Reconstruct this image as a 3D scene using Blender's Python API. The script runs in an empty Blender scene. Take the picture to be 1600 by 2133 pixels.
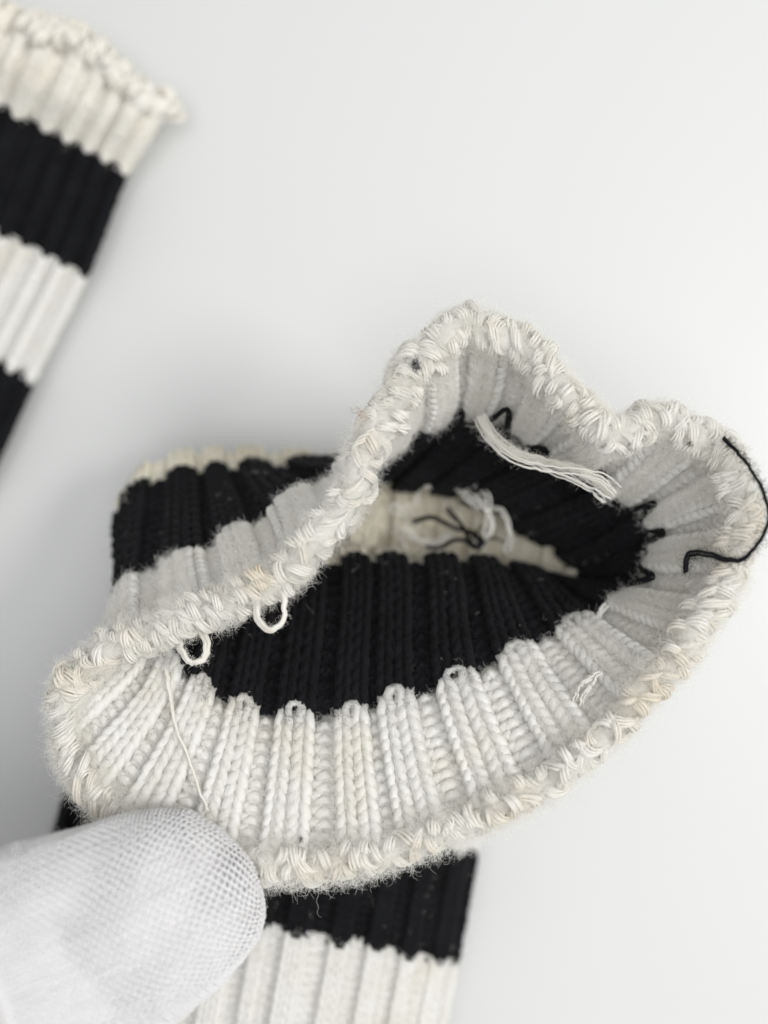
import bpy, math
import numpy as np
from mathutils import Vector

# ------------------------------------------------------------------ camera, world, lights
CM = 0.01                      # everything below is worked out in centimetres
HC = 18.5                      # lens height above the table, cm
TANH = 0.325                   # tan of half the horizontal field of view
sc = bpy.context.scene
col = sc.collection

cam = bpy.data.cameras.new('camera')
cam_o = bpy.data.objects.new('camera', cam)
col.objects.link(cam_o)
cam_o.location = (0, 0, HC * CM)
cam.sensor_fit = 'HORIZONTAL'
cam.sensor_width = 27.0
cam.lens = 27.0 / (2 * TANH)
cam.clip_start = 0.005
cam.clip_end = 20
cam.dof.use_dof = True
cam.dof.focus_distance = (HC - 4.25) * CM
cam.dof.aperture_fstop = (cam.lens / 1000.0) / 0.0056
sc.camera = cam_o

w = bpy.data.worlds.new('World'); sc.world = w
w.use_nodes = True
bg = w.node_tree.nodes['Background']
bg.inputs[0].default_value = (0.99, 1.0, 0.995, 1)
bg.inputs[1].default_value = 0.55

def area(name, loc, target, size, power, color):
    l = bpy.data.lights.new(name, 'AREA'); l.shape = 'DISK'; l.size = size * CM
    l.energy = power; l.color = color
    o = bpy.data.objects.new(name, l); col.objects.link(o)
    o.location = Vector(loc) * CM
    o.rotation_euler = (Vector(target) - Vector(loc)).to_track_quat('-Z', 'Y').to_euler()
    return o
area('window_light', (66, 2, 76), (0, 0, 2), 34, 6.4, (1.0, 0.985, 0.96))
area('room_light', (0, -6, 96), (0, 0, 1), 70, 4.6, (0.995, 1.0, 1.0))

sc.view_settings.view_transform = 'Standard'
sc.view_settings.look = 'None'
sc.view_settings.exposure = -0.14
sc.view_settings.gamma = 1.0
sc.cycles.max_bounces = 12
sc.cycles.diffuse_bounces = 8
sc.cycles.use_denoising = True

rng = np.random.default_rng(7)

# ------------------------------------------------------------------ helpers
def W(z): return 2 * TANH * (HC - z)
def P3(px, py, z):
    """a point of the photograph at height z (cm) -> scene coordinates in cm"""
    s = W(z) / 1600.0
    return np.array([(px - 800) * s, (1066.5 - py) * s, z])

def new_obj(name, data, parent=None, **props):
    o = bpy.data.objects.new(name, data); col.objects.link(o)
    if parent is not None: o.parent = parent
    for k, v in props.items(): o[k] = v
    return o

def mesh_obj(name, V, F, mat, parent=None, smooth=True, uv=None, **props):
    """V (n,3) in cm, F (m,4) quads"""
    me = bpy.data.meshes.new(name)
    V = np.asarray(V, dtype=np.float32) * CM
    F = np.asarray(F, dtype=np.int32)
    k = F.shape[1]
    me.vertices.add(len(V)); me.vertices.foreach_set('co', V.ravel())
    me.loops.add(F.size); me.loops.foreach_set('vertex_index', F.ravel())
    me.polygons.add(len(F))
    me.polygons.foreach_set('loop_start', np.arange(0, F.size, k, dtype=np.int32))
    me.polygons.foreach_set('loop_total', np.full(len(F), k, dtype=np.int32))
    if smooth: me.polygons.foreach_set('use_smooth', np.ones(len(F), dtype=bool))
    me.update(calc_edges=True); me.validate()
    me.materials.append(mat)
    return new_obj(name, me, parent, **props)

def hair_obj(name, strands, radii, mat, parent=None, **props):
    """strands: (n,k,3) cm; radii: (n,) root radius cm, tapering to the tip"""
    n, k, _ = strands.shape
    h = bpy.data.hair_curves.new(name)
    h.add_curves([k] * n)
    h.attributes['position'].data.foreach_set('vector', (strands * CM).astype(np.float32).ravel())
    r = h.attributes.get('radius') or h.attributes.new('radius', 'FLOAT', 'POINT')
    tap = np.linspace(1, 0.45, k)[None, :] * np.asarray(radii)[:, None] * CM
    r.data.foreach_set('value', tap.astype(np.float32).ravel())
    h.materials.append(mat)
    return new_obj(name, h, parent, **props)

def unit(a):
    return a / np.maximum(np.linalg.norm(a, axis=-1, keepdims=True), 1e-9)

def tubes(P, N, rad, sides, lobes=0, lobe=0.18, twist=0.0, flat=1.0, closed_ends=False):
    """P (n,k,3) centre lines, N (n,k,3) reference normals, rad scalar / (n,) / (n,k)"""
    n, k, _ = P.shape
    T = np.empty_like(P)
    T[:, 1:-1] = P[:, 2:] - P[:, :-2]; T[:, 0] = P[:, 1] - P[:, 0]; T[:, -1] = P[:, -1] - P[:, -2]
    T = unit(T)
    B = unit(np.cross(T, N)); Nn = np.cross(B, T)
    rad = np.asarray(rad, dtype=float)
    if rad.ndim == 0: rad = np.full((n, k), float(rad))
    elif rad.ndim == 1: rad = np.repeat(rad[:, None], k, 1)
    th = np.arange(sides) / sides * 2 * np.pi
    ph = np.arange(k) / max(k - 1, 1) * twist
    ang = th[None, :] + 0 * ph[:, None]
    r = 1 + (lobe * np.cos(lobes * th[None, :]) if lobes else 0) + 0 * ph[:, None]
    ang = ang + ph[:, None]
    ca, sa = np.cos(ang) * r, np.sin(ang) * r
    V = P[:, :, None, :] + rad[:, :, None, None] * (B[:, :, None, :] * ca[None, :, :, None] + flat * Nn[:, :, None, :] * sa[None, :, :, None])
    V = V.reshape(-1, 3)
    a = np.arange(k - 1)[:, None] * sides; j = np.arange(sides)[None, :]; j2 = (j + 1) % sides
    f = np.stack([a + j, a + j2, a + sides + j2, a + sides + j], -1).reshape(-1, 4)
    F = (f[None] + (np.arange(n) * k * sides)[:, None, None]).reshape(-1, 4)
    return V, F

def merge(parts):
    Vs, Fs, o = [], [], 0
    for V, F in parts:
        Vs.append(V); Fs.append(F + o); o += len(V)
    return np.concatenate(Vs), np.concatenate(Fs)

def spline(pts, n):
    """smooth open curve through pts (k,3) -> (n,3)"""
    pts = np.asarray(pts, float); k = len(pts)
    m = np.gradient(pts, axis=0)
    t = np.linspace(0, k - 1, n); i = np.clip(t.astype(int), 0, k - 2); f = (t - i)[:, None]
    h00 = 2*f**3 - 3*f**2 + 1; h10 = f**3 - 2*f**2 + f; h01 = -2*f**3 + 3*f**2; h11 = f**3 - f**2
    return h00*pts[i] + h10*m[i] + h01*pts[i+1] + h11*m[i+1]

# ------------------------------------------------------------------ materials
def mat_new(name):
    m = bpy.data.materials.new(name); m.use_nodes = True
    nt = m.node_tree
    return m, nt, nt.nodes['Principled BSDF']

def yarn_mat(name, c1, c2, scale=300, rough=0.7, sheen=0.25, spec=0.35, stain=None, stain_scale=90, fibre=True, trans=0.0):
    m, nt, b = mat_new(name)
    tc = nt.nodes.new('ShaderNodeTexCoord')
    nz = nt.nodes.new('ShaderNodeTexNoise'); nz.inputs['Scale'].default_value = scale; nz.inputs['Detail'].default_value = 4
    nt.links.new(tc.outputs['Object'], nz.inputs['Vector'])
    mx = nt.nodes.new('ShaderNodeMix'); mx.data_type = 'RGBA'
    mx.inputs[6].default_value = (*c1, 1); mx.inputs[7].default_value = (*c2, 1)
    rp = nt.nodes.new('ShaderNodeValToRGB'); rp.color_ramp.elements[0].position = 0.35; rp.color_ramp.elements[1].position = 0.68
    nt.links.new(nz.outputs['Fac'], rp.inputs[0]); nt.links.new(rp.outputs[0], mx.inputs[0])
    out = mx.outputs[2]
    if stain:
        n2 = nt.nodes.new('ShaderNodeTexNoise'); n2.inputs['Scale'].default_value = stain_scale; n2.inputs['Detail'].default_value = 2
        nt.links.new(tc.outputs['Object'], n2.inputs['Vector'])
        r2 = nt.nodes.new('ShaderNodeValToRGB'); r2.color_ramp.elements[0].position = 0.55; r2.color_ramp.elements[1].position = 0.75
        nt.links.new(n2.outputs['Fac'], r2.inputs[0])
        m2 = nt.nodes.new('ShaderNodeMix'); m2.data_type = 'RGBA'
        nt.links.new(r2.outputs[0], m2.inputs[0]); nt.links.new(out, m2.inputs[6]); m2.inputs[7].default_value = (*stain, 1)
        out = m2.outputs[2]
    nt.links.new(out, b.inputs['Base Color'])
    b.inputs['Roughness'].default_value = rough
    b.inputs['Specular IOR Level'].default_value = spec
    b.inputs['Sheen Weight'].default_value = sheen
    b.inputs['Sheen Roughness'].default_value = 0.5
    if fibre:
        n3 = nt.nodes.new('ShaderNodeTexNoise'); n3.inputs['Scale'].default_value = 2600; n3.inputs['Detail'].default_value = 3
        nt.links.new(tc.outputs['Object'], n3.inputs['Vector'])
        bp = nt.nodes.new('ShaderNodeBump'); bp.inputs['Strength'].default_value = 0.5; bp.inputs['Distance'].default_value = 0.00025
        nt.links.new(n3.outputs['Fac'], bp.inputs['Height']); nt.links.new(bp.outputs[0], b.inputs['Normal'])
    if trans:                                           # thin wool lets light through
        tl = nt.nodes.new('ShaderNodeBsdfTranslucent'); nt.links.new(out, tl.inputs['Color'])
        ms_ = nt.nodes.new('ShaderNodeMixShader'); ms_.inputs[0].default_value = trans
        nt.links.new(b.outputs[0], ms_.inputs[1]); nt.links.new(tl.outputs[0], ms_.inputs[2])
        nt.links.new(ms_.outputs[0], nt.nodes['Material Output'].inputs['Surface'])
    return m

M_WHITE = yarn_mat('white_wool', (0.945, 0.94, 0.92), (0.925, 0.915, 0.88), stain=(0.90, 0.87, 0.80), trans=0.42, spec=0.22)
M_EDGE = yarn_mat('white_edge_yarn', (0.945, 0.935, 0.905), (0.92, 0.90, 0.85), stain=(0.88, 0.82, 0.71), rough=0.55, spec=0.35, stain_scale=120, trans=0.38)
M_CREAM = yarn_mat('cream_wool', (0.88, 0.85, 0.74), (0.85, 0.80, 0.66), stain=(0.80, 0.73, 0.57), trans=0.3)
M_CUFF = yarn_mat('old_white_wool', (0.92, 0.90, 0.85), (0.89, 0.865, 0.79), stain=(0.86, 0.80, 0.69), trans=0.25)
M_BLACK = yarn_mat('black_wool', (0.0048, 0.005, 0.006), (0.0085, 0.0088, 0.0105), rough=0.85, sheen=0.03, spec=0.12)
M_FIBW = yarn_mat('white_fibre', (0.94, 0.93, 0.90), (0.91, 0.90, 0.86), fibre=False, rough=0.6, sheen=0, trans=0.5)
M_FIBB = yarn_mat('black_fibre', (0.02, 0.02, 0.024), (0.03, 0.03, 0.033), fibre=False, rough=0.6, sheen=0, spec=0.2)
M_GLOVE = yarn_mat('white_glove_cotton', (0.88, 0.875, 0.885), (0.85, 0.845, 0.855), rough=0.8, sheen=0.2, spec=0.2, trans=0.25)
M_GLOVEIN = yarn_mat('glove_base_pore_shade', (0.60, 0.595, 0.60), (0.56, 0.555, 0.56), rough=0.9, sheen=0.1, spec=0.1)  # glove base under the net, greyed so the pores' inner shade is in its colour

mt, nt, b = mat_new('white_table')
tc = nt.nodes.new('ShaderNodeTexCoord')
nz = nt.nodes.new('ShaderNodeTexNoise'); nz.inputs['Scale'].default_value = 14; nz.inputs['Detail'].default_value = 3
nt.links.new(tc.outputs['Object'], nz.inputs['Vector'])
mx = nt.nodes.new('ShaderNodeMix'); mx.data_type = 'RGBA'
mx.inputs[6].default_value = (0.645, 0.65, 0.648, 1); mx.inputs[7].default_value = (0.628, 0.636, 0.634, 1)
nt.links.new(nz.outputs['Fac'], mx.inputs[0]); nt.links.new(mx.outputs[2], b.inputs['Base Color'])
b.inputs['Roughness'].default_value = 0.45
b.inputs['Specular IOR Level'].default_value = 0.3
M_TABLE = mt

# ------------------------------------------------------------------ table
def box(cx, cy, cz, sx, sy, sz):
    V = np.array([(cx + a*sx/2, cy + b_*sy/2, cz + c*sz/2) for c in (-1, 1) for b_ in (-1, 1) for a in (-1, 1)])
    F = np.array([(0,2,3,1),(4,5,7,6),(0,1,5,4),(2,6,7,3),(0,4,6,2),(1,3,7,5)])
    return V, F
V, F = box(0, 0, -1.0, 90, 90, 2.0)
t = mesh_obj('table_surface', V, F, M_TABLE, smooth=False, kind='structure',
             label='smooth white table top under both socks', category='table')

# ------------------------------------------------------------------ knitted fabric on a tube-shaped sheet
class Sheet:
    """closed tube surface through control rings; u in [0,n) round the tube (one unit is one rib), v along it (one unit is one stripe)"""
    def __init__(s, rings, vk, du=12, dv=48):
        R = np.asarray(rings, float)               # (nv, nu, 3)
        s.nu = R.shape[1]; s.v0 = vk[0]; s.v1 = vk[-1]; s.du = du; s.dv = dv
        # refine around (Catmull-Rom, periodic)
        tu = np.arange(s.nu * du) / du; i = tu.astype(int); f = (tu - i)[None, :, None]
        p0, p1, p2, p3 = (R[:, (i + k) % s.nu] for k in (-1, 0, 1, 2))
        A = 0.5*(2*p1 + (p2-p0)*f + (2*p0-5*p1+4*p2-p3)*f**2 + (3*p1-p0-3*p2+p3)*f**3)
        vk = np.asarray(vk, float)
        m = np.empty_like(A)
        d = (A[1:] - A[:-1]) / np.diff(vk)[:, None, None]
        m[0] = d[0]; m[-1] = d[-1]
        h = np.diff(vk)
        wgt = (h[1:] / (h[1:] + h[:-1]))[:, None, None]
        m[1:-1] = d[:-1]*wgt + d[1:]*(1 - wgt)
        tv = np.linspace(vk[0], vk[-1], int(round((vk[-1]-vk[0])*dv)) + 1)
        j = np.clip(np.searchsorted(vk, tv, side='right') - 1, 0, len(vk) - 2)
        hh = h[j]; g = ((tv - vk[j]) / hh)[:, None, None]; hh = hh[:, None, None]
        s.G = ((2*g**3-3*g**2+1)*A[j] + (g**3-2*g**2+g)*hh*m[j] + (-2*g**3+3*g**2)*A[j+1] + (g**3-g**2)*hh*m[j+1])
        s.nV = len(tv)
        Gu = np.roll(s.G, -1, 1) - np.roll(s.G, 1, 1)
        Gv = np.gradient(s.G, axis=0)
        s.N = unit(np.cross(Gu, Gv))
        c = s.G.mean(1, keepdims=True)
        if ((s.G - c) * s.N).sum() < 0: s.N = -s.N
        s.Tv = unit(Gv); s.Tu = unit(Gu)
    def _s(s, arr, u, v):
        x = (u % s.nu) * s.du; y = np.clip((v - s.v0) * s.dv, 0, s.nV - 1.001)
        i = np.floor(x).astype(int); fx = (x - i)[..., None]; i = i % (s.nu * s.du); i2 = (i + 1) % (s.nu * s.du)
        j = np.floor(y).astype(int); fy = (y - j)[..., None]
        return (arr[j, i]*(1-fx) + arr[j, i2]*fx)*(1-fy) + (arr[j+1, i]*(1-fx) + arr[j+1, i2]*fx)*fy
    def pos(s, u, v):
        p = s._s(s.G, u, v)
        return p + s._s(s.Tv, u, v) * ((v - np.clip(v, s.v0, s.v1)) * 1.65)[..., None]
    def nor(s, u, v): return unit(s._s(s.N, u, v))
    def tv(s, u, v): return unit(s._s(s.Tv, u, v))
    def tu(s, u, v): return unit(s._s(s.Tu, u, v))

def relief(u, amp):
    """height of the 2x2 rib: the first half of each unit stands out, the second half stands in"""
    x = np.sin(2 * np.pi * u)
    f = (u * 2) % 1.0                                   # the two columns of a rib are rounded, with a groove between
    return amp * (np.tanh(4.5 * x) - np.sign(x) * 0.42 * np.exp(-((f - 0.5) / 0.10) ** 2))

def gather(u, k=0.42):
    """the standing ribs spread over the valleys between them"""
    w_ = 2 * np.pi * u
    c_ = ((2 * u) % 1.0) - 0.5
    return u + 0.5 * k * c_ * np.tanh((0.5 - np.abs(c_)) / 0.07) + 0.07*np.sin(w_*5/24 + 1) + 0.06*np.sin(w_*8/24 + 2.5) + 0.035*np.sin(w_*11/24 + 4)

def backing(sheet, va, vb, mat, name, parent, amp, thick=0.035, ga=0.42, nv=10, sub=8, **props):
    """thin double-sided fabric under the yarn of one stripe"""
    nu = sheet.nu * sub
    u = np.arange(nu) / sub; v = np.linspace(va, vb, nv)
    U, Vv = np.meshgrid(u, v)
    p = sheet.pos(gather(U, ga), Vv); n = sheet.nor(gather(U, ga), Vv); r = relief(U, amp)[..., None]
    a = p + n * (r + thick); b_ = p + n * (r - thick)
    Vt = np.concatenate([a.reshape(-1, 3), b_.reshape(-1, 3)])
    i = np.arange(nv - 1)[:, None] * nu; j = np.arange(nu)[None, :]; j2 = (j + 1) % nu
    f = np.stack([i + j, i + j2, i + nu + j2, i + nu + j], -1).reshape(-1, 4)
    o = nv * nu
    e0 = np.stack([j[0], j2[0], j2[0] + o, j[0] + o], -1)
    e1 = np.stack([j[0], j2[0], j2[0] + o, j[0] + o], -1) + (nv - 1) * nu
    return mesh_obj(name, Vt, np.concatenate([f, f[:, ::-1] + o, e0[:, ::-1], e1]), mat, parent, **props)

def stripe_ribs(sheet, va, vb, rows, mat, parent, amp, rad, K, sides, lobes, ribs=None, jit=1.0, H=1.85, d=0.045, vmin=-9, ga=0.42):
    h = (vb - va) / rows
    for rib in (range(sheet.nu) if ribs is None else ribs):
        c = np.arange(4); r = np.arange(rows)
        tt = np.arange(K) / K * 2 * np.pi
        # rows x cols x K
        Rr, Cc, Tt = np.meshgrid(r, c, tt, indexing='ij')
        g = rng.normal(size=(rows, 4, 1)) * jit
        g2 = rng.normal(size=(rows, 4, 1)) * jit
        sgn = np.where(Cc < 2, 1.0, -1.0)
        s01 = Tt / (2 * np.pi)
        U = rib + (Cc + s01 + (1.25 + 0.12*g) / (2*np.pi) * np.sin(2*Tt)) / 4.0
        Hh = H * (1 + 0.05 * g2) * np.where(Rr == rows - 1, 0.62, 1.0)
        Vv = vb - h * (Rr + 0.0 + Hh * (1 - np.cos(Tt)) / 2) + h * np.where(Rr == 0, 0.35 + np.where(((Cc % 2 == 0) & (Tt < np.pi)) | ((Cc % 2 == 1) & (Tt >= np.pi)), 0.10, 0.34) * (1 + np.cos(Tt)) / 2, 0.35)
        zz = -d * np.cos(2 * Tt) * sgn
        # where the row passes from a knit to a purl column the yarn crosses the fabric
        edge = np.minimum(s01, 1 - s01)
        cross = ((Cc % 2 == 0) & (s01 < 0.5)) | ((Cc % 2 == 1) & (s01 >= 0.5))
        zz = np.where(cross, zz * np.clip(edge / 0.14, 0, 1), zz)
        zz = zz * (1 + 0.1 * g)
        # at a colour change the first row's feet show on top, as little arches, and the last row tucks under
        zz = np.where((Rr == 0) & (edge < 0.25) & ~cross, 0.8 * d * sgn, zz)
        zz = np.where(Rr == rows - 1, zz * 0.5, zz)
        U = U.reshape(rows, -1); Vv = Vv.reshape(rows, -1); zz = zz.reshape(rows, -1)
        # close on to the next rib
        U = np.concatenate([U, np.full((rows, 1), rib + 1.0)], 1)
        Vv = np.concatenate([Vv, Vv[:, :1]], 1); zz = np.concatenate([zz, np.zeros((rows, 1))], 1)
        Vv = Vv + 0.014*np.sin(U*2*np.pi*7/sheet.nu + vb) + 0.012*np.sin(U*2*np.pi*10/sheet.nu + 2*vb)
        Vv = np.maximum(Vv, vmin)
        n = sheet.nor(gather(U, ga), Vv)
        Pp = sheet.pos(gather(U, ga), Vv) + n * (relief(U, amp) + zz)[..., None]
        rr = rad * (1 + 0.09 * rng.normal(size=(rows, 1)) + 0.06 * np.sin(np.linspace(0, 9, U.shape[1]))[None] )
        Vt, Ft = tubes(Pp, n, np.repeat(rr, 1, 1), sides, lobes, 0.12, twist=2*np.pi/max(lobes, 1)*round(4*1.4*max(lobes,1)/5) if lobes else 0)
        mesh_obj('rib', Vt, Ft, mat, parent)

# ------------------------------------------------------------------ the sock held open
# control meridians, one for each rib: (photo x, photo y, height in cm)
rim = [(160,1410),(135,1540),(205,1660),(330,1740),(480,1795),(620,1805),(770,1785),(940,1725),(1090,1660),(1240,1550),(1385,1400),(1485,1265),
       (1545,1110),(1520,965),(1400,880),(1250,895),(1130,755),(990,675),(880,745),(800,875),(690,1090),(560,1215),(420,1275),(290,1330)]
rim_z = [4.15,4.2,4.3,4.45,4.5,4.5,4.5,4.5,4.5,4.5,4.5,4.5,4.5,4.4,4.4,4.5,4.35,4.3,4.4,4.5,4.5,4.4,4.3,4.2]
v1 = [(245,1280,3.2),(310,1350,3.6),(370,1397,3.75),(440,1447,3.8),(535,1488,3.8),(640,1492,3.8),(745,1482,3.8),(870,1452,3.8),(985,1402,3.75),(1100,1350,3.6),(1220,1295,3.4),(1310,1240,3.2),
      (1370,1140,3.1),(1340,1060,3.05),(1260,1012,3.1),(1160,945,3.15),(1060,885,3.1),(960,858,3.0),(880,885,3.1),(770,950,3.25),(645,1022,3.3),(522,1103,3.3),(400,1162,3.25),(290,1204,3.15)]
v2x = [(255,1062),(300,1110),(385,1145),(480,1168),(570,1175),(660,1175),(750,1172),(850,1172),(940,1172),(1020,1178),(1100,1195),(1165,1215),
       (1228,1195),(1160,1135),(1075,1085),(985,1032),(900,1010),(820,1003),(730,985),(650,968),(560,975),(470,981),(390,987),(310,1008)]
v2z = [1.7,1.95,2.1,2.25,2.3,2.3,2.3,2.3,2.25,2.2,2.1,2.0,1.85,1.8,1.8,1.8,1.8,1.8,1.8,1.8,1.75,1.7,1.7,1.7]
rings = [[P3(x, y, z) for (x, y), z in zip(rim, rim_z)],
         [P3(*p) for p in v1],
         [P3(x, y, z) for (x, y), z in zip(v2x, v2z)]]
def flat_ring(L, Rr, znear, zfar, near_dy=0, far_dy=0, ze=None):
    out = []
    L = np.array(L, float); Rr = np.array(Rr, float)
    ze = (znear + zfar) / 2 if ze is None else ze
    for i in range(24):
        if i <= 12: f = i / 12.0; z = znear; dy = near_dy
        else: f = (24 - i) / 12.0; z = zfar; dy = far_dy
        k = math.sin(math.pi * f) ** 0.45 if 0 < f < 1 else 0.0
        q = L + (Rr - L) * (0.5 - 0.5*math.cos(math.pi*f)*0.35 + (f - 0.5)*0.65)
        out.append(P3(q[0], q[1] + dy * k, ze + (z - ze) * k))
    return out
rings.append(flat_ring((262,1045), (1205,1190), 2.0, 1.4, near_dy=35, far_dy=-150, ze=1.7))   # 2.3
rings.append(flat_ring((290,1205), (1150,1290), 1.55, 1.3, near_dy=40, far_dy=-20, ze=1.4))   # 3
rings.append(flat_ring((240,1425), (1040,1540), 1.1, 0.25))     # 4
rings.append(flat_ring((155,1640), (982,1770), 2.0, 0.16))     # 5
rings.append(flat_ring((108,1835), (940,1997), 2.4, 0.16))     # 6
rings.append(flat_ring((65,2110), (885,2270), 2.3, 0.16))      # 7
rings.append(flat_ring((30,2330), (840,2500), 1.0, 0.16))      # 8
S = Sheet(rings, [0, 1, 2, 2.3, 3, 4, 5, 6, 7, 8])

base = S.G[-1].mean(0)
sock = new_obj('knitted_sock', None, label='black and white ribbed sock with its cuff pulled open towards the lens by the glove',
               category='sock')
AMP = 0.066
spec = [(0, 1, 'white_stripe', M_WHITE, 1), (1, 2, 'black_stripe', M_BLACK, 1), (2, 3, 'cream_stripe', M_CREAM, 2), (3, 4, 'black_stripe', M_BLACK, 3),
        (4, 5, 'white_stripe', M_WHITE, 3), (5, 6, 'black_stripe', M_BLACK, 2), (6, 7, 'white_stripe', M_WHITE, 2), (7, 8, 'black_stripe', M_BLACK, 3)]
for va, vb, nm, mat, q in spec:
    ga = 0.42 if vb <= 2 else 0.3 if vb <= 3 else -0.08
    am = AMP if vb <= 2 else 0.065
    st = backing(S, va, vb, mat, nm, sock, am, ga=ga)
    if q == 1: stripe_ribs(S, va, vb, 12, mat, st, AMP, 0.055 if va == 0 else 0.047, 14, 10, 5, vmin=-0.06)
    elif q == 2: stripe_ribs(S, va, vb, 13, mat, st, am, 0.04 if va > 2 else 0.042, 12, 8, 4, ga=ga)
    else: stripe_ribs(S, va, vb, 12, mat, st, am, 0.036, 8, 4, 0, ga=ga)

# the thick cast-off edge: a core cord and bundles of strands wrapped over it
edge_parent = None
def cuff_edge(sheet, parent, per_rib, strands, core_r, mat, spread=0.055, sr=0.021, seed=3, K=13):
    g = np.random.default_rng(seed)
    n = sheet.nu * 12
    u = np.linspace(0, sheet.nu, n + 1)[None]
    v = np.full_like(u, 0.02) + 0.012*np.sin(u*2.1)
    c = sheet.pos(u, v) + sheet.nor(u, v) * relief(u, AMP*0.6)[..., None]
    Vt, Ft = tubes(c, sheet.nor(u, v), 1.0 * core_r * (1 + 0.12*np.sin(u*12.6) + 0.1*np.sin(u*7.3)), 10)
    core = mesh_obj('cuff_edge', Vt, Ft, mat, parent)
    m = sheet.nu * per_rib; rest = []
    for k in range(m):
        for lay in range(4):
            u0 = (k + lay/4.0 + g.normal()*0.22) / per_rib
            mid = (-1.6, -0.55, 0.5, 1.6)[lay] + g.normal()*0.3
            half = 0.55 + 0.35*g.random()
            slant = (1 if (k + lay) % 2 else -1) * (0.03 + 0.05*g.random()) + 0.03 + g.normal()*0.03
            R = core_r * (0.92 + 0.22*g.random())
            bulge = core_r * (0.22 + 0.4*g.random())
            x = np.linspace(-1, 1, K)
            ph = mid + half*x
            bend = g.normal()*0.045
            bw = sr*(0.85 + 0.4*g.random())                  # half width of the bundle, cm
            P, N, RR = [], [], []
            tw = g.normal()*0.9
            for s_ in range(strands + 1):
                uu = u0 + slant*x + bend*(1 - x*x)
                vv = np.full(K, 0.03)
                cc = sheet.pos(uu, vv) + sheet.nor(uu, vv) * relief(uu, AMP*0.6)[:, None]
                o_ = -sheet.tv(uu, vv); nn = sheet.nor(uu, vv); tu_ = sheet.tu(uu, vv)
                dirv = o_*np.cos(ph)[:, None] + nn*np.sin(ph)[:, None]
                rr = R + bulge*(1 - x*x) - core_r*0.4*x**4
                tap = 0.55 + 0.45*(1 - x**4)
                if s_ == strands:                             # the body of the bundle under its outer strands
                    P.append(cc + dirv*(rr - 0.2*bw)[:, None]); RR.append(bw*0.62*tap)
                else:
                    al = 2*np.pi*s_/strands + tw*x + g.normal()*0.12
                    P.append(cc + dirv*(rr + 0.55*bw*np.sin(al)*tap)[:, None] + tu_*(bw*np.cos(al)*tap*(1 + 0.15*g.normal()))[:, None])
                    RR.append(np.full(K, bw*0.30*(1 + 0.1*g.normal())))
                N.append(dirv)
            Vt, Ft = tubes(np.array(P), np.array(N), np.array(RR), 5)
            if lay in (1, 2): mesh_obj('edge_loop', Vt, Ft, mat, core)
            else: rest.append((Vt, Ft))
    mesh_obj('edge_binding', *merge(rest), mat, parent, kind='stuff')
    return core
core = cuff_edge(S, sock, 6, 7, 0.16, M_EDGE, sr=0.047, K=11)

# ------------------------------------------------------------------ second sock lying flat
def flat_sock():
    nu = 32
    # right edge (photo px) and direction for each ring
    rows = [(-0.0, (332,222), 1.15), (0.35, (312,266), 1.2), (1.0, (260,350), 0.85), (2.0, (174,566), 0.85), (3.0, (64,786), 0.85), (4.0, (-38,1005), 0.85), (5.0, (-150,1225), 0.85)]
    cdir = np.array([-0.885, -0.465])
    rg, vk = [], []
    for v, (x, y), zt in rows:
        ring = []
        wd = 800 + (60 if v < 0.5 else 0)
        zb = 0.14
        for i in range(nu):
            h = nu / 2
            f = i / h if i <= h else (nu - i) / h
            z = zt if i <= h else zb
            zm = (zt + zb) / 2
            k = math.sin(math.pi * f) ** 0.45 if 0 < f < 1 else 0
            ff = 0.5 - 0.5*math.cos(math.pi*f)*0.35 + (f - 0.5)*0.65
            q = np.array([x, y]) + cdir * wd * ff
            if v == 0: q = q + np.array([-.456, .89]) * (-28*math.sin(f*5.2) + 14*math.sin(f*17)) * 0.9
            ring.append(P3(q[0], q[1], zm + (z - zm)*k + (0.05*math.sin(i*1.9) if v < 0.5 and z == zt else 0)))
        rg.append(ring); vk.append(v)
    return Sheet(rg, vk)
S2 = flat_sock()
sock2 = new_obj('knitted_sock', None, label='blurred black and white ribbed sock lying flat, off-white cuff, cut off by the edge',
                category='sock')
for va, vb, nm, mat in [(0, 1, 'white_stripe', M_CUFF), (1, 2, 'black_stripe', M_BLACK), (2, 3, 'white_stripe', M_WHITE), (3, 4, 'black_stripe', M_BLACK), (4, 5, 'white_stripe', M_WHITE)]:
    st = backing(S2, va, vb, mat, nm, sock2, 0.06, ga=0.0)
    stripe_ribs(S2, va, vb, 13, mat, st, 0.06, 0.034, 10, 5, 0, ga=0.0, ribs=range(0, 10) if va < 4 else range(0, 4))
cuff_edge(S2, sock2, 2, 5, 0.19, M_CUFF, sr=0.08, seed=5, K=9)

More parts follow.
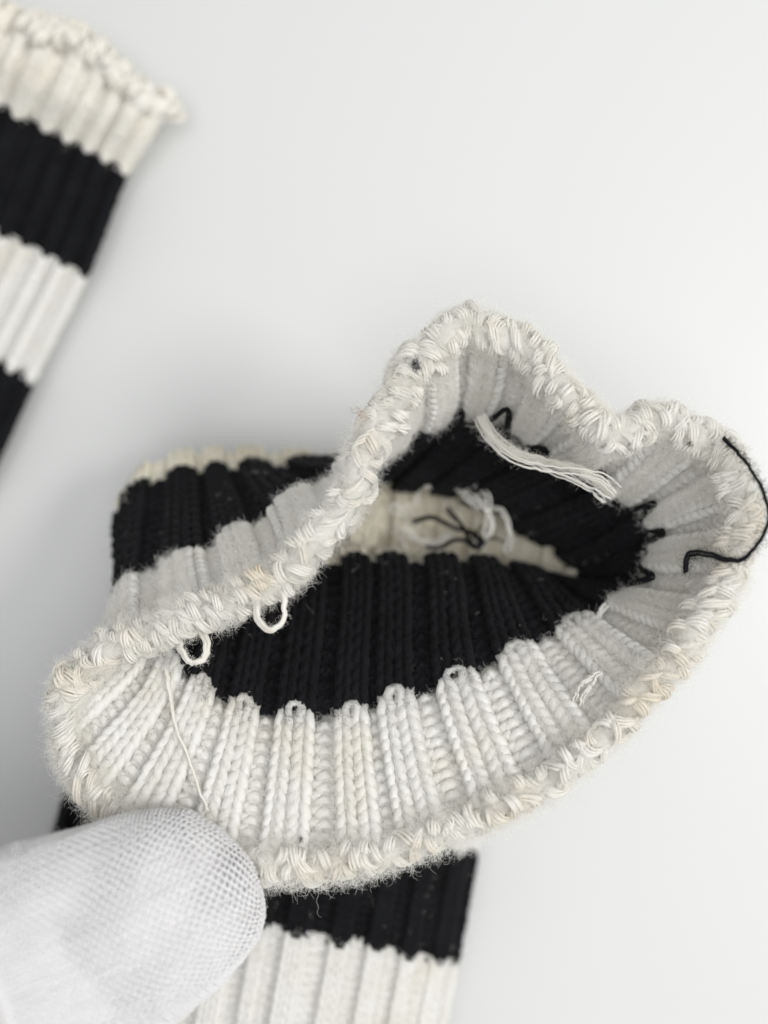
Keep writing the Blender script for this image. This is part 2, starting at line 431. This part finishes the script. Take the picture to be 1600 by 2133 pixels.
# ------------------------------------------------------------------ gloved hand
hand = new_obj('gloved_hand', None, label='hand in a thin white knitted glove pinching the sock cuff with its thumb', category='hand')
tip = np.array([536., 1835.]); ax = np.array([-0.937, 0.349]); pr = np.array([-0.349, -0.937])
prof = [(0, 4), (6, 42), (18, 78), (40, 117), (85, 160), (150, 192), (255, 216), (400, 232), (600, 245), (850, 262), (1050, 300)]
zax = [(0, 4.75), (150, 4.9), (400, 5.5), (850, 6.5), (1050, 6.8)]
sd = np.array([p[0] for p in prof], float); hw = np.array([p[1] for p in prof], float)
def thumb_pt(a, d):
    """a angle round the thumb (0 = photo-up side, pi/2 = towards the lens), d photo px from the tip"""
    r = np.interp(d, sd, hw)
    z = np.interp(d, [p[0] for p in zax], [p[1] for p in zax])
    sh = np.interp(d, [0, 90, 260, 1050], [0, 25, 8, 0])
    s = W(z) / 1600.0
    c = tip[None, :] + ax[None, :] * d.reshape(-1, 1)
    ca, sa = np.cos(a).reshape(-1, 1), np.sin(a).reshape(-1, 1)
    q = c + pr[None, :] * (sh.reshape(-1, 1) + r.reshape(-1, 1) * ca)
    zz = z.reshape(-1) + (r * s).reshape(-1) * sa[:, 0] * np.where(sa[:, 0] > 0, 0.78, 0.62)
    ss = s.reshape(-1)
    return np.stack([(q[:, 0] - 800) * ss, (1066.5 - q[:, 1]) * ss, zz], -1)
# arc-length-like distances so that the tip closes smoothly
dd = np.concatenate([[0, 2, 6, 12, 18, 28, 40, 60, 85, 115], np.linspace(150, 1050, 30)])
na = 48
A_, D_ = np.meshgrid(np.arange(na) / na * 2*np.pi, dd)
Vt = thumb_pt(A_.ravel(), D_.ravel())
i = np.arange(len(dd) - 1)[:, None] * na; j = np.arange(na)[None, :]; j2 = (j + 1) % na
thumbF = np.stack([i + j, i + j2, i + na + j2, i + na + j], -1).reshape(-1, 4)
# cap both ends with a centre point (degenerate-free: repeat the first ring's centre)
def cap(V, F, na, ring0, flip):
    c = len(V)
    V = np.concatenate([V, V[ring0:ring0 + na].mean(0, keepdims=True)])
    idx = np.arange(0, na, 2)
    f = np.stack([ring0 + idx, np.full(len(idx), c), ring0 + (idx + 2) % na, ring0 + idx + 1], -1)
    return V, np.concatenate([F, f[:, ::-1] if flip else f])
Vt, thumbF = cap(Vt, thumbF, na, 0, False)
Vt, thumbF = cap(Vt, thumbF, na, (len(dd) - 1) * na, True)
thumb_base = thumb_pt(np.array([0., np.pi]), np.array([1000., 1000.])).mean(0)

def limb(pts, rads, n=24, sides=20):
    pts = spline(pts, n); r = np.interp(np.linspace(0, 1, n), np.linspace(0, 1, len(rads)), rads)
    # rounded ends
    T0 = unit(pts[0] - pts[1]); T1 = unit(pts[-1] - pts[-2])
    al = np.linspace(np.pi/2*0.97, 0.25, 5)
    P = np.concatenate([[pts[0] + T0*r[0]*math.sin(a) for a in al], pts, [pts[-1] + T1*r[-1]*math.sin(a) for a in al[::-1]]])
    Rr = np.concatenate([[r[0]*math.cos(a) for a in al], r, [r[-1]*math.cos(a) for a in al[::-1]]])
    N = np.tile(np.array([0.11, 0.23, 1.0]), (len(P), 1))
    Vv, Ff = tubes(P[None], N[None], Rr[None], sides)
    Vv, Ff = cap(Vv, Ff, sides, 0, False); Vv, Ff = cap(Vv, Ff, sides, (len(P) - 1)*sides, True)
    return Vv, Ff
tb = thumb_base
tipw = P3(455, 1790, 3.25)
partsH = [(Vt, thumbF)]
# index finger under the cuff, its pad against the outside of the fabric; the others curled beside it
partsH.append(limb([tipw, tipw + (-1.0, -1.3, -0.35), tipw + (-2.3, -3.3, -0.2), tb + (-0.6, -3.4, -1.2), tb + (-3.2, -4.6, -0.3)], [0.62, 0.78, 0.88, 1.0, 1.15], 30))
for q, (dx, dy, dz, cr) in enumerate([(-0.5, -2.0, -0.15, 1.0), (-1.0, -3.9, -0.1, 0.92), (-1.9, -5.5, 0.0, 0.8)]):
    o_ = tb + (-1.2 + dx*0.6, -4.0 + dy*0.8, -1.6)
    partsH.append(limb([o_ + (0.4, 1.0, -1.1), o_ + (1.9, 0.4, -1.2), o_ + (2.3, -0.7, -0.1), o_ + (0.0, -1.2, 0.7), tb + (-3.6 + dx*0.5, -4.6 + dy*0.85, 0.2)], [0.6*cr, 0.74*cr, 0.85*cr, 0.98*cr, 1.1*cr], 30))
# palm and wrist
partsH.append(limb([tb + (0.7, -0.2, 0), tb + (-1.6, -1.4, 0.1), tb + (-4.2, -3.6, 0.2), tb + (-6.6, -6.0, 0.2)], [1.35, 1.6, 1.7, 1.5], 24))
partsH.append(limb([tb + (-2.9, -4.4, 0.1), tb + (-4.2, -5.6, 0.2), tb + (-6.0, -7.3, 0.2), tb + (-8.4, -9.0, 0.2)], [1.4, 1.65, 1.75, 1.6], 24))
partsH.append(limb([tb + (-3.6, -7.2, 0.15), tb + (-5.0, -7.9, 0.2), tb + (-7.2, -9.2, 0.2), tb + (-9.4, -10.4, 0.2)], [1.3, 1.55, 1.65, 1.6], 24))
Vh, Fh = merge(partsH)
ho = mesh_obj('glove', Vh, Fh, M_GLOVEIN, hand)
md = ho.modifiers.new('merge', 'REMESH'); md.mode = 'VOXEL'; md.voxel_size = 0.0009; md.use_smooth_shade = True
ms = ho.modifiers.new('smooth', 'SMOOTH'); ms.iterations = 6; ms.factor = 0.5

# the glove's fine net of yarn over the thumb: wavy courses that touch their neighbours and leave pores between
zs_ = (W(5.0) / 1600.0)
d_f = np.concatenate([np.linspace(0, 1, 200)**2.2*150, np.linspace(151, 1000, 400)])
r_f = np.interp(d_f, sd, hw)
arc = np.concatenate([[0], np.cumsum(np.hypot(np.diff(d_f), np.diff(r_f)*0.8))])      # length along the thumb from the tip
PA, PC, KW = 18.5, 9.8, 8             # px: wave length along a course, distance between courses, points per wave
nrow = 37
parts = []
def thumb_s(a, d):
    return thumb_pt(a.ravel(), d.ravel()).reshape(a.shape + (3,))
def crease(q, d):
    """shallow pulls and wrinkles of the loose fabric, cm"""
    return np.maximum(-0.004, 0.022*np.sin(d*0.021 + q*0.018 + 0.6) * np.sin(q*0.013 + 0.4) + 0.016*np.exp(-((d - 330 - 0.35*q)/16)**2) - 0.018*np.exp(-((d - 372 - 0.3*q)/20)**2) + 0.012*np.exp(-((d - 470 + 0.25*q)/18)**2))
for m in range(-nrow, nrow + 1):
    sarc = np.arange(0, arc[-1], PA/KW)
    d_ = np.interp(sarc, arc, d_f); r0 = np.interp(d_, sd, hw)
    ok = np.abs(m)*PC < 1.95*r0
    if ok.sum() < 12: continue
    s0 = int(np.argmax(ok)); sarc = sarc[s0:]; d_ = d_[s0:]; r0 = np.maximum(r0[s0:], 6)
    wave = np.sin(2*np.pi*(sarc + 3.0*np.sin(sarc*0.017 + m*0.05) + 1.2*rng.normal())/PA + (np.pi if m % 2 else 0))
    q = m*PC + 0.40*PC*wave*(1 + 0.12*np.interp(sarc, np.arange(0, 1260, 9), rng.normal(size=140))) + 1.3*np.interp(sarc, np.arange(0, 1260, 30), rng.normal(size=42))
    a_ = np.pi/2 - q/(r0*0.92)
    A2, D2 = a_[None], d_[None]
    p = thumb_s(A2, D2)
    du_ = thumb_s(A2 + 0.02, D2) - thumb_s(A2 - 0.02, D2); dv_ = thumb_s(A2, D2 + 1.5) - thumb_s(A2, np.maximum(D2 - 1.5, 0))
    nn = unit(np.cross(du_, dv_))
    cen = thumb_s(A2*0, D2)*0.5 + thumb_s(A2*0 + np.pi, D2)*0.5
    nn = np.where(((p - cen)*nn).sum(-1, keepdims=True) < 0, -nn, nn)
    lift = 0.010 + 0.008*np.cos(4*np.pi*sarc/PA)[None, :, None]
    soft = np.interp(d_, [0, 60, 230, 420, 760], [0.0180, 0.0155, 0.0158, 0.0200, 0.022]) * (1 + 0.07*np.sin(q*0.05 + 1) + 0.06*rng.normal())
    parts.append(tubes(p + nn*(lift + crease(q, d_)[None, :, None]), nn, soft[None], 5))
Vg, Fg = merge(parts)
mesh_obj('glove_knit', Vg, Fg, M_GLOVE, hand, kind='stuff')

# ------------------------------------------------------------------ loose threads
def thread(name, pts, r, mat, parent, strands=1, spread=0.02, end_spread=None, n=40, sides=6, seed=1, **props):
    g = np.random.default_rng(seed)
    c = spline([P3(*p) for p in pts], n)
    kink = np.cumsum(g.normal(size=(n, 3)), 0); kink = kink - np.linspace(0, 1, n)[:, None]*kink[-1:]
    c = c + kink*0.006
    T = unit(np.gradient(c, axis=0))
    up = np.tile(np.array([0.13, 0.21, 0.97]), (n, 1))
    Bn = unit(np.cross(T, up)); Nn = np.cross(Bn, T)
    P = []
    for s_ in range(strands):
        a = 2*np.pi*s_/max(strands, 1)
        ph = a + np.linspace(0, 2.2, n) + g.normal()*0.3
        sp = np.linspace(spread, end_spread if end_spread is not None else spread, n) if strands > 1 else np.zeros(n)
        wob = (0.012 + 0.03*(strands > 10))*np.sin(np.linspace(0, 4 + 5*g.random(), n) + g.random()*6)*(strands > 1)
        sp = sp*(0.45 + 0.8*g.random()) if strands > 6 else sp
        P.append(c + Bn*(np.cos(ph)*sp + wob)[:, None] + Nn*(np.sin(ph)*sp)[:, None])
    P = np.array(P)
    Vv, Ff = tubes(P, np.tile(up[None], (strands, 1, 1)), r, sides)
    return mesh_obj(name, Vv, Ff, mat, parent, **props)
THREADS = []
def TH(*a, **k):
    THREADS.append((a, k)); return thread(*a, **k)
TH('loose_loop', [(585,1215,4.35),(597,1255,4.5),(592,1290,4.55),(567,1308,4.55),(543,1290,4.5),(540,1255,4.45),(560,1225,4.35)], 0.026, M_EDGE, sock, strands=3, spread=0.02, label='small white yarn loop sticking out of the edge')
TH('loose_loop', [(420,1310,4.2),(433,1345,4.35),(425,1375,4.4),(403,1380,4.4),(387,1358,4.35),(375,1330,4.2)], 0.025, M_EDGE, sock, strands=3, spread=0.02, seed=2, label='small white yarn loop sticking out of the edge')
TH('yarn_end', [(1428,1192,4.35),(1436,1160,4.55),(1470,1152,4.72),(1510,1163,4.85),(1545,1166,4.9),(1580,1135,4.95),(1602,1075,4.95),(1590,1020,4.9),(1562,970,4.85),(1535,940,4.8),(1508,912,4.65)], 0.018, M_BLACK, sock, strands=2, spread=0.012, n=70, label='loose black yarn end curling past the edge')
TH('yarn_end', [(1000,868,3.5),(1020,905,3.65),(1060,935,3.75),(1120,958,3.8),(1190,975,3.85),(1240,1000,3.9),(1275,1032,3.85)], 0.0105, M_FIBW, sock, strands=12, spread=0.035, end_spread=0.10, n=50, seed=4, label='frayed white yarn end inside the cuff')
TH('yarn_end', [(345,1395,4.0),(352,1440,4.1),(372,1510,4.22),(398,1580,4.3),(418,1640,4.4),(430,1690,4.5)], 0.017, M_EDGE, sock, strands=2, spread=0.009, seed=5, label='thin white thread lying across the inner ribs')
for k, pts in enumerate([
    [(960,1010,2.0),(1000,1040,2.3),(1025,1090,2.3),(1010,1115,2.2),(1020,1040,2.4),(990,1010,2.2)],
    [(1015,1060,2.1),(1050,1070,2.3),(1065,1110,2.3),(1060,1150,2.2)],
    [(930,1000,2.0),(965,1030,2.2),(1000,1060,2.2)],
    [(820,1095,1.6),(860,1125,1.8),(900,1130,1.9),(940,1110,1.8)],
    [(825,1110,1.6),(850,1150,1.8),(845,1170,1.9),(810,1165,1.9)]]):
    TH('yarn_end', pts, 0.014, M_FIBW, sock, strands=3, spread=0.02, end_spread=0.035, seed=10 + k, label='tangled white yarn end deep inside the tube')
for k, pts in enumerate([
    [(860,1090,1.7),(900,1080,1.9),(950,1100,2.0),(995,1110,2.0),(1000,1140,2.0),(960,1120,2.1),(920,1140,2.0),(890,1138,1.9)],
    [(930,1060,1.8),(960,1095,2.05),(980,1135,2.1),(1000,1130,2.0),(1010,1100,2.0)]]):
    TH('yarn_end', pts, 0.016, M_BLACK, sock, strands=3, spread=0.02, seed=20 + k, label='tangled black yarn end deep inside the tube')
gt = np.random.default_rng(77)
for k in range(9):
    x0, y0 = 830 + 220*gt.random(), 1050 + 80*gt.random()
    an = gt.random()*6.28; p_ = []
    for q in range(6):
        p_.append((x0, y0, 1.75 + 0.3*gt.random())); an += gt.normal()*0.9
        x0 += 24*math.cos(an); y0 += 16*math.sin(an)
    TH('yarn_end', p_, 0.009, M_FIBW if k % 3 else M_BLACK, sock, strands=2, spread=0.012, seed=80 + k, label='fine loose thread deep inside the tube')
for k, pts in enumerate([[(1195,1460,4.3),(1215,1425,4.42),(1250,1398,4.4)], [(1210,1470,4.3),(1228,1430,4.42),(1240,1405,4.4)]]):
    TH('yarn_end', pts, 0.012, M_FIBW, sock, strands=3, spread=0.012, end_spread=0.03, seed=30 + k, label='short white wisp on the inner ribs')
# loose white floats where white meets black inside
for k, pts in enumerate([ [(1265,1260,3.55),(1252,1280,3.6),(1262,1320,3.6)]]):
    TH('yarn_float', pts, 0.018, M_WHITE, sock, strands=4, spread=0.018, seed=40 + k, label='white yarn strand crossing the colour change')

# black yarn that rides up between the white ribs along the colour change, seen on the inside
for k, (ua, ub, pk) in enumerate([(10.75, 12.75, (11.25, 12.25)), (12.75, 14.75, (13.25, 14.25)), (14.75, 15.75, (15.25,)), (15.75, 17.75, (16.25, 17.25))]):
    uu = np.linspace(ua, ub, 80)[None]
    vv = np.full_like(uu, 1.0)
    for q in pk: vv = vv - (0.24 + 0.1*math.sin(q*9))*np.exp(-((uu - q)/0.15)**2)
    vv = vv + 0.02*np.sin(uu*9)
    gu = gather(uu, 0.0)
    nn = S.nor(gu, vv)
    pp = S.pos(gu, vv) - nn*(0.18 + 0.02*np.sin(uu*17))[..., None]
    Vv_, Ff_ = tubes(pp, nn, 0.036*(1 + 0.2*np.sin(uu*13)), 10, 5, 0.17, twist=12)
    mesh_obj('yarn_float', Vv_, Ff_, M_BLACK, sock, label='black yarn riding up between white ribs at the colour change')

# ------------------------------------------------------------------ fibres standing off the yarn
def curly(root, direc, length, k, g, curl=1.0):
    n = len(root)
    d = unit(direc)
    p = root.copy(); out = [p.copy()]
    r1 = unit(np.cross(d, g.normal(size=(n, 3))))
    tw = g.normal(size=(n, 1)) * 0.9 * curl
    for s_ in range(k - 1):
        d = unit(d + r1*tw*0.75 + g.normal(size=(n, 3))*0.38*curl)
        r1 = unit(np.cross(d, np.cross(r1, d)) + g.normal(size=(n, 3))*0.35)
        p = p + d*(length/(k - 1))[:, None]
        out.append(p.copy())
    return np.stack(out, 1)
def fibres(name, sheet, n, va, vb, lmin, lmax, rad, mat, parent, side=0, seed=1, k=8, rimbias=False, ua=0, ub=None):
    g = np.random.default_rng(seed)
    u = ua + (g.random(n) if ub is None else g.beta(1.7, 1.7, n))*((sheet.nu if ub is None else ub) - ua); v = va + (vb - va)*g.random(n)
    nn = sheet.nor(u, v)
    sg = np.where(g.random(n) < 0.5, 1.0, -1.0) if side == 0 else np.full(n, float(side))
    if rimbias:
        ph = g.random(n)*2*np.pi
        dr = -sheet.tv(u, v)*np.cos(ph)[:, None] + nn*np.sin(ph)[:, None]
        root = sheet.pos(u, v) + nn*relief(u, AMP*0.6)[:, None] + dr*(0.17 + 0.08*g.random((n, 1)))
    else:
        dr = nn*sg[:, None]
        root = sheet.pos(u, v) + nn*(relief(u, AMP) + sg*0.075)[:, None]
    dr = dr + 0.55*g.normal(size=(n, 3))
    L = lmin + (lmax - lmin)*g.random(n)**2.2
    st = curly(root, dr, L, k, g)
    return hair_obj(name, st, rad*(0.7 + 0.6*g.random(n)), mat, parent, kind='stuff')
fibres('fuzz', S, 150000, -0.03, 0.09, 0.05, 0.24, 0.0012, M_FIBW, sock, seed=1, rimbias=True, k=7)
fibres('fuzz', S, 1600, -0.02, 0.06, 0.2, 0.6, 0.0012, M_FIBW, sock, seed=2, rimbias=True, k=16)
fibres('fuzz', S, 150000, 0.05, 1.0, 0.04, 0.18, 0.0013, M_FIBW, sock, seed=3)
fibres('fuzz', S, 20000, 1.0, 2.0, 0.05, 0.2, 0.0014, M_FIBB, sock, seed=4)
fibres('fuzz', S, 900, 0.8, 1.3, 0.2, 0.6, 0.0013, M_FIBB, sock, seed=5, k=14)
fibres('fuzz', S, 12000, 2.0, 3.0, 0.05, 0.2, 0.0018, M_FIBW, sock, seed=8)
fibres('fuzz', S, 8000, 5.0, 6.0, 0.05, 0.2, 0.0015, M_FIBB, sock, seed=6, side=1)
fibres('fuzz', S, 14000, 6.0, 7.0, 0.05, 0.2, 0.0018, M_FIBW, sock, seed=7, side=1)
fibres('fuzz', S, 2500, 0.92, 1.02, 0.05, 0.2, 0.0014, M_FIBB, sock, seed=15, side=-1)
fibres('fuzz', S, 48000, 0.05, 1.0, 0.06, 0.24, 0.0016, M_FIBW, sock, seed=16, side=-1, ua=8.5, ub=20.0, k=7)
fibres('fuzz', S, 20000, 0.05, 1.0, 0.06, 0.22, 0.0015, M_FIBW, sock, seed=17, side=1, ua=18.5, ub=24, k=7)
fibres('fuzz', S, 260, 1.0, 2.0, 0.1, 0.35, 0.0011, M_FIBW, sock, seed=18, k=12)
fibres('fuzz', S, 120, 5.0, 6.0, 0.1, 0.35, 0.0012, M_FIBW, sock, seed=19, k=12, side=1)
fibres('fuzz', S2, 16000, 0.0, 1.0, 0.05, 0.25, 0.0022, M_FIBW, sock2, seed=9, side=1)
def thread_fuzz(idx, n, lmin, lmax, rad, mat, seed):
    g = np.random.default_rng(seed)
    a, k_ = THREADS[idx]
    c = spline([P3(*p) for p in a[1]], 200)
    ii = g.integers(0, 200, n)
    root = c[ii] + g.normal(size=(n, 3))*0.02
    st = curly(root, g.normal(size=(n, 3)), lmin + (lmax - lmin)*g.random(n)**1.6, 10, g, 1.3)
    hair_obj('fuzz', st, np.full(n, rad), mat, sock, kind='stuff')
thread_fuzz(2, 900, 0.05, 0.28, 0.0014, M_FIBB, 50)
thread_fuzz(3, 2600, 0.06, 0.28, 0.0013, M_FIBW, 51)
thread_fuzz(4, 200, 0.04, 0.15, 0.0012, M_FIBW, 52)
thread_fuzz(0, 250, 0.04, 0.16, 0.0013, M_FIBW, 53)
thread_fuzz(1, 250, 0.04, 0.16, 0.0013, M_FIBW, 54)
# dark lint caught in the white edge, and one brown hair
M_BROWN = yarn_mat('brown_fibre', (0.32, 0.15, 0.05), (0.25, 0.11, 0.04), fibre=False, rough=0.6, sheen=0)
def lint(name, x, y, z, n, spread, lmin, lmax, rad, mat, seed, **props):
    g = np.random.default_rng(seed)
    root = P3(x, y, z) + g.normal(size=(n, 3))*np.array(spread)
    hair_obj(name, curly(root, g.normal(size=(n, 3))*np.array([1, 1, 0.4]), lmin + (lmax - lmin)*g.random(n), 9, g, 1.2), np.full(n, rad), mat, sock, **props)
lint('lint', 866, 762, 4.63, 150, (0.02, 0.045, 0.012), 0.04, 0.10, 0.0026, M_FIBB, 60, kind='stuff', label='dark grey lint speck on the white edge')
lint('lint', 1437, 925, 4.66, 30, (0.01, 0.02, 0.01), 0.03, 0.07, 0.002, M_FIBB, 61, kind='stuff', label='tiny dark lint speck on the white edge')
lint('lint', 627, 1748, 4.62, 25, (0.012, 0.02, 0.01), 0.03, 0.07, 0.002, M_FIBB, 62, kind='stuff', label='tiny dark lint speck on the white edge')
lint('lint', 745, 858, 4.70, 6, (0.02, 0.008, 0.006), 0.12, 0.2, 0.0028, M_BROWN, 63, kind='stuff', label='brown hair caught in the white edge')
g = np.random.default_rng(64)
nl = 40
ul = g.random(nl)*24; vl = g.random(nl)*0.35
rt = S.pos(ul, vl) + S.nor(ul, vl)*(-0.2)*np.where((ul > 18) & (vl < 0.2), -1, 1)[:, None]
hair_obj('lint', curly(rt, S.tu(ul, vl) + 0.6*g.normal(size=(nl, 3)), 0.08 + 0.2*g.random(nl), 10, g, 1.0), np.full(nl, 0.0013), M_FIBB, sock, kind='stuff')
# short cotton nap on the glove
g = np.random.default_rng(90)
pick = g.integers(0, len(Vg), 16000)
up = unit(Vg[pick] - np.array([*(thumb_base[:2]*0.3 + Vg[:, :2].mean(0)*0.7), 4.2])) + 0.7*g.normal(size=(16000, 3))
hair_obj('fuzz', curly(Vg[pick], up, 0.02 + 0.07*g.random(16000)**2, 5, g, 1.2), np.full(16000, 0.0011), M_FIBW, hand, kind='stuff')
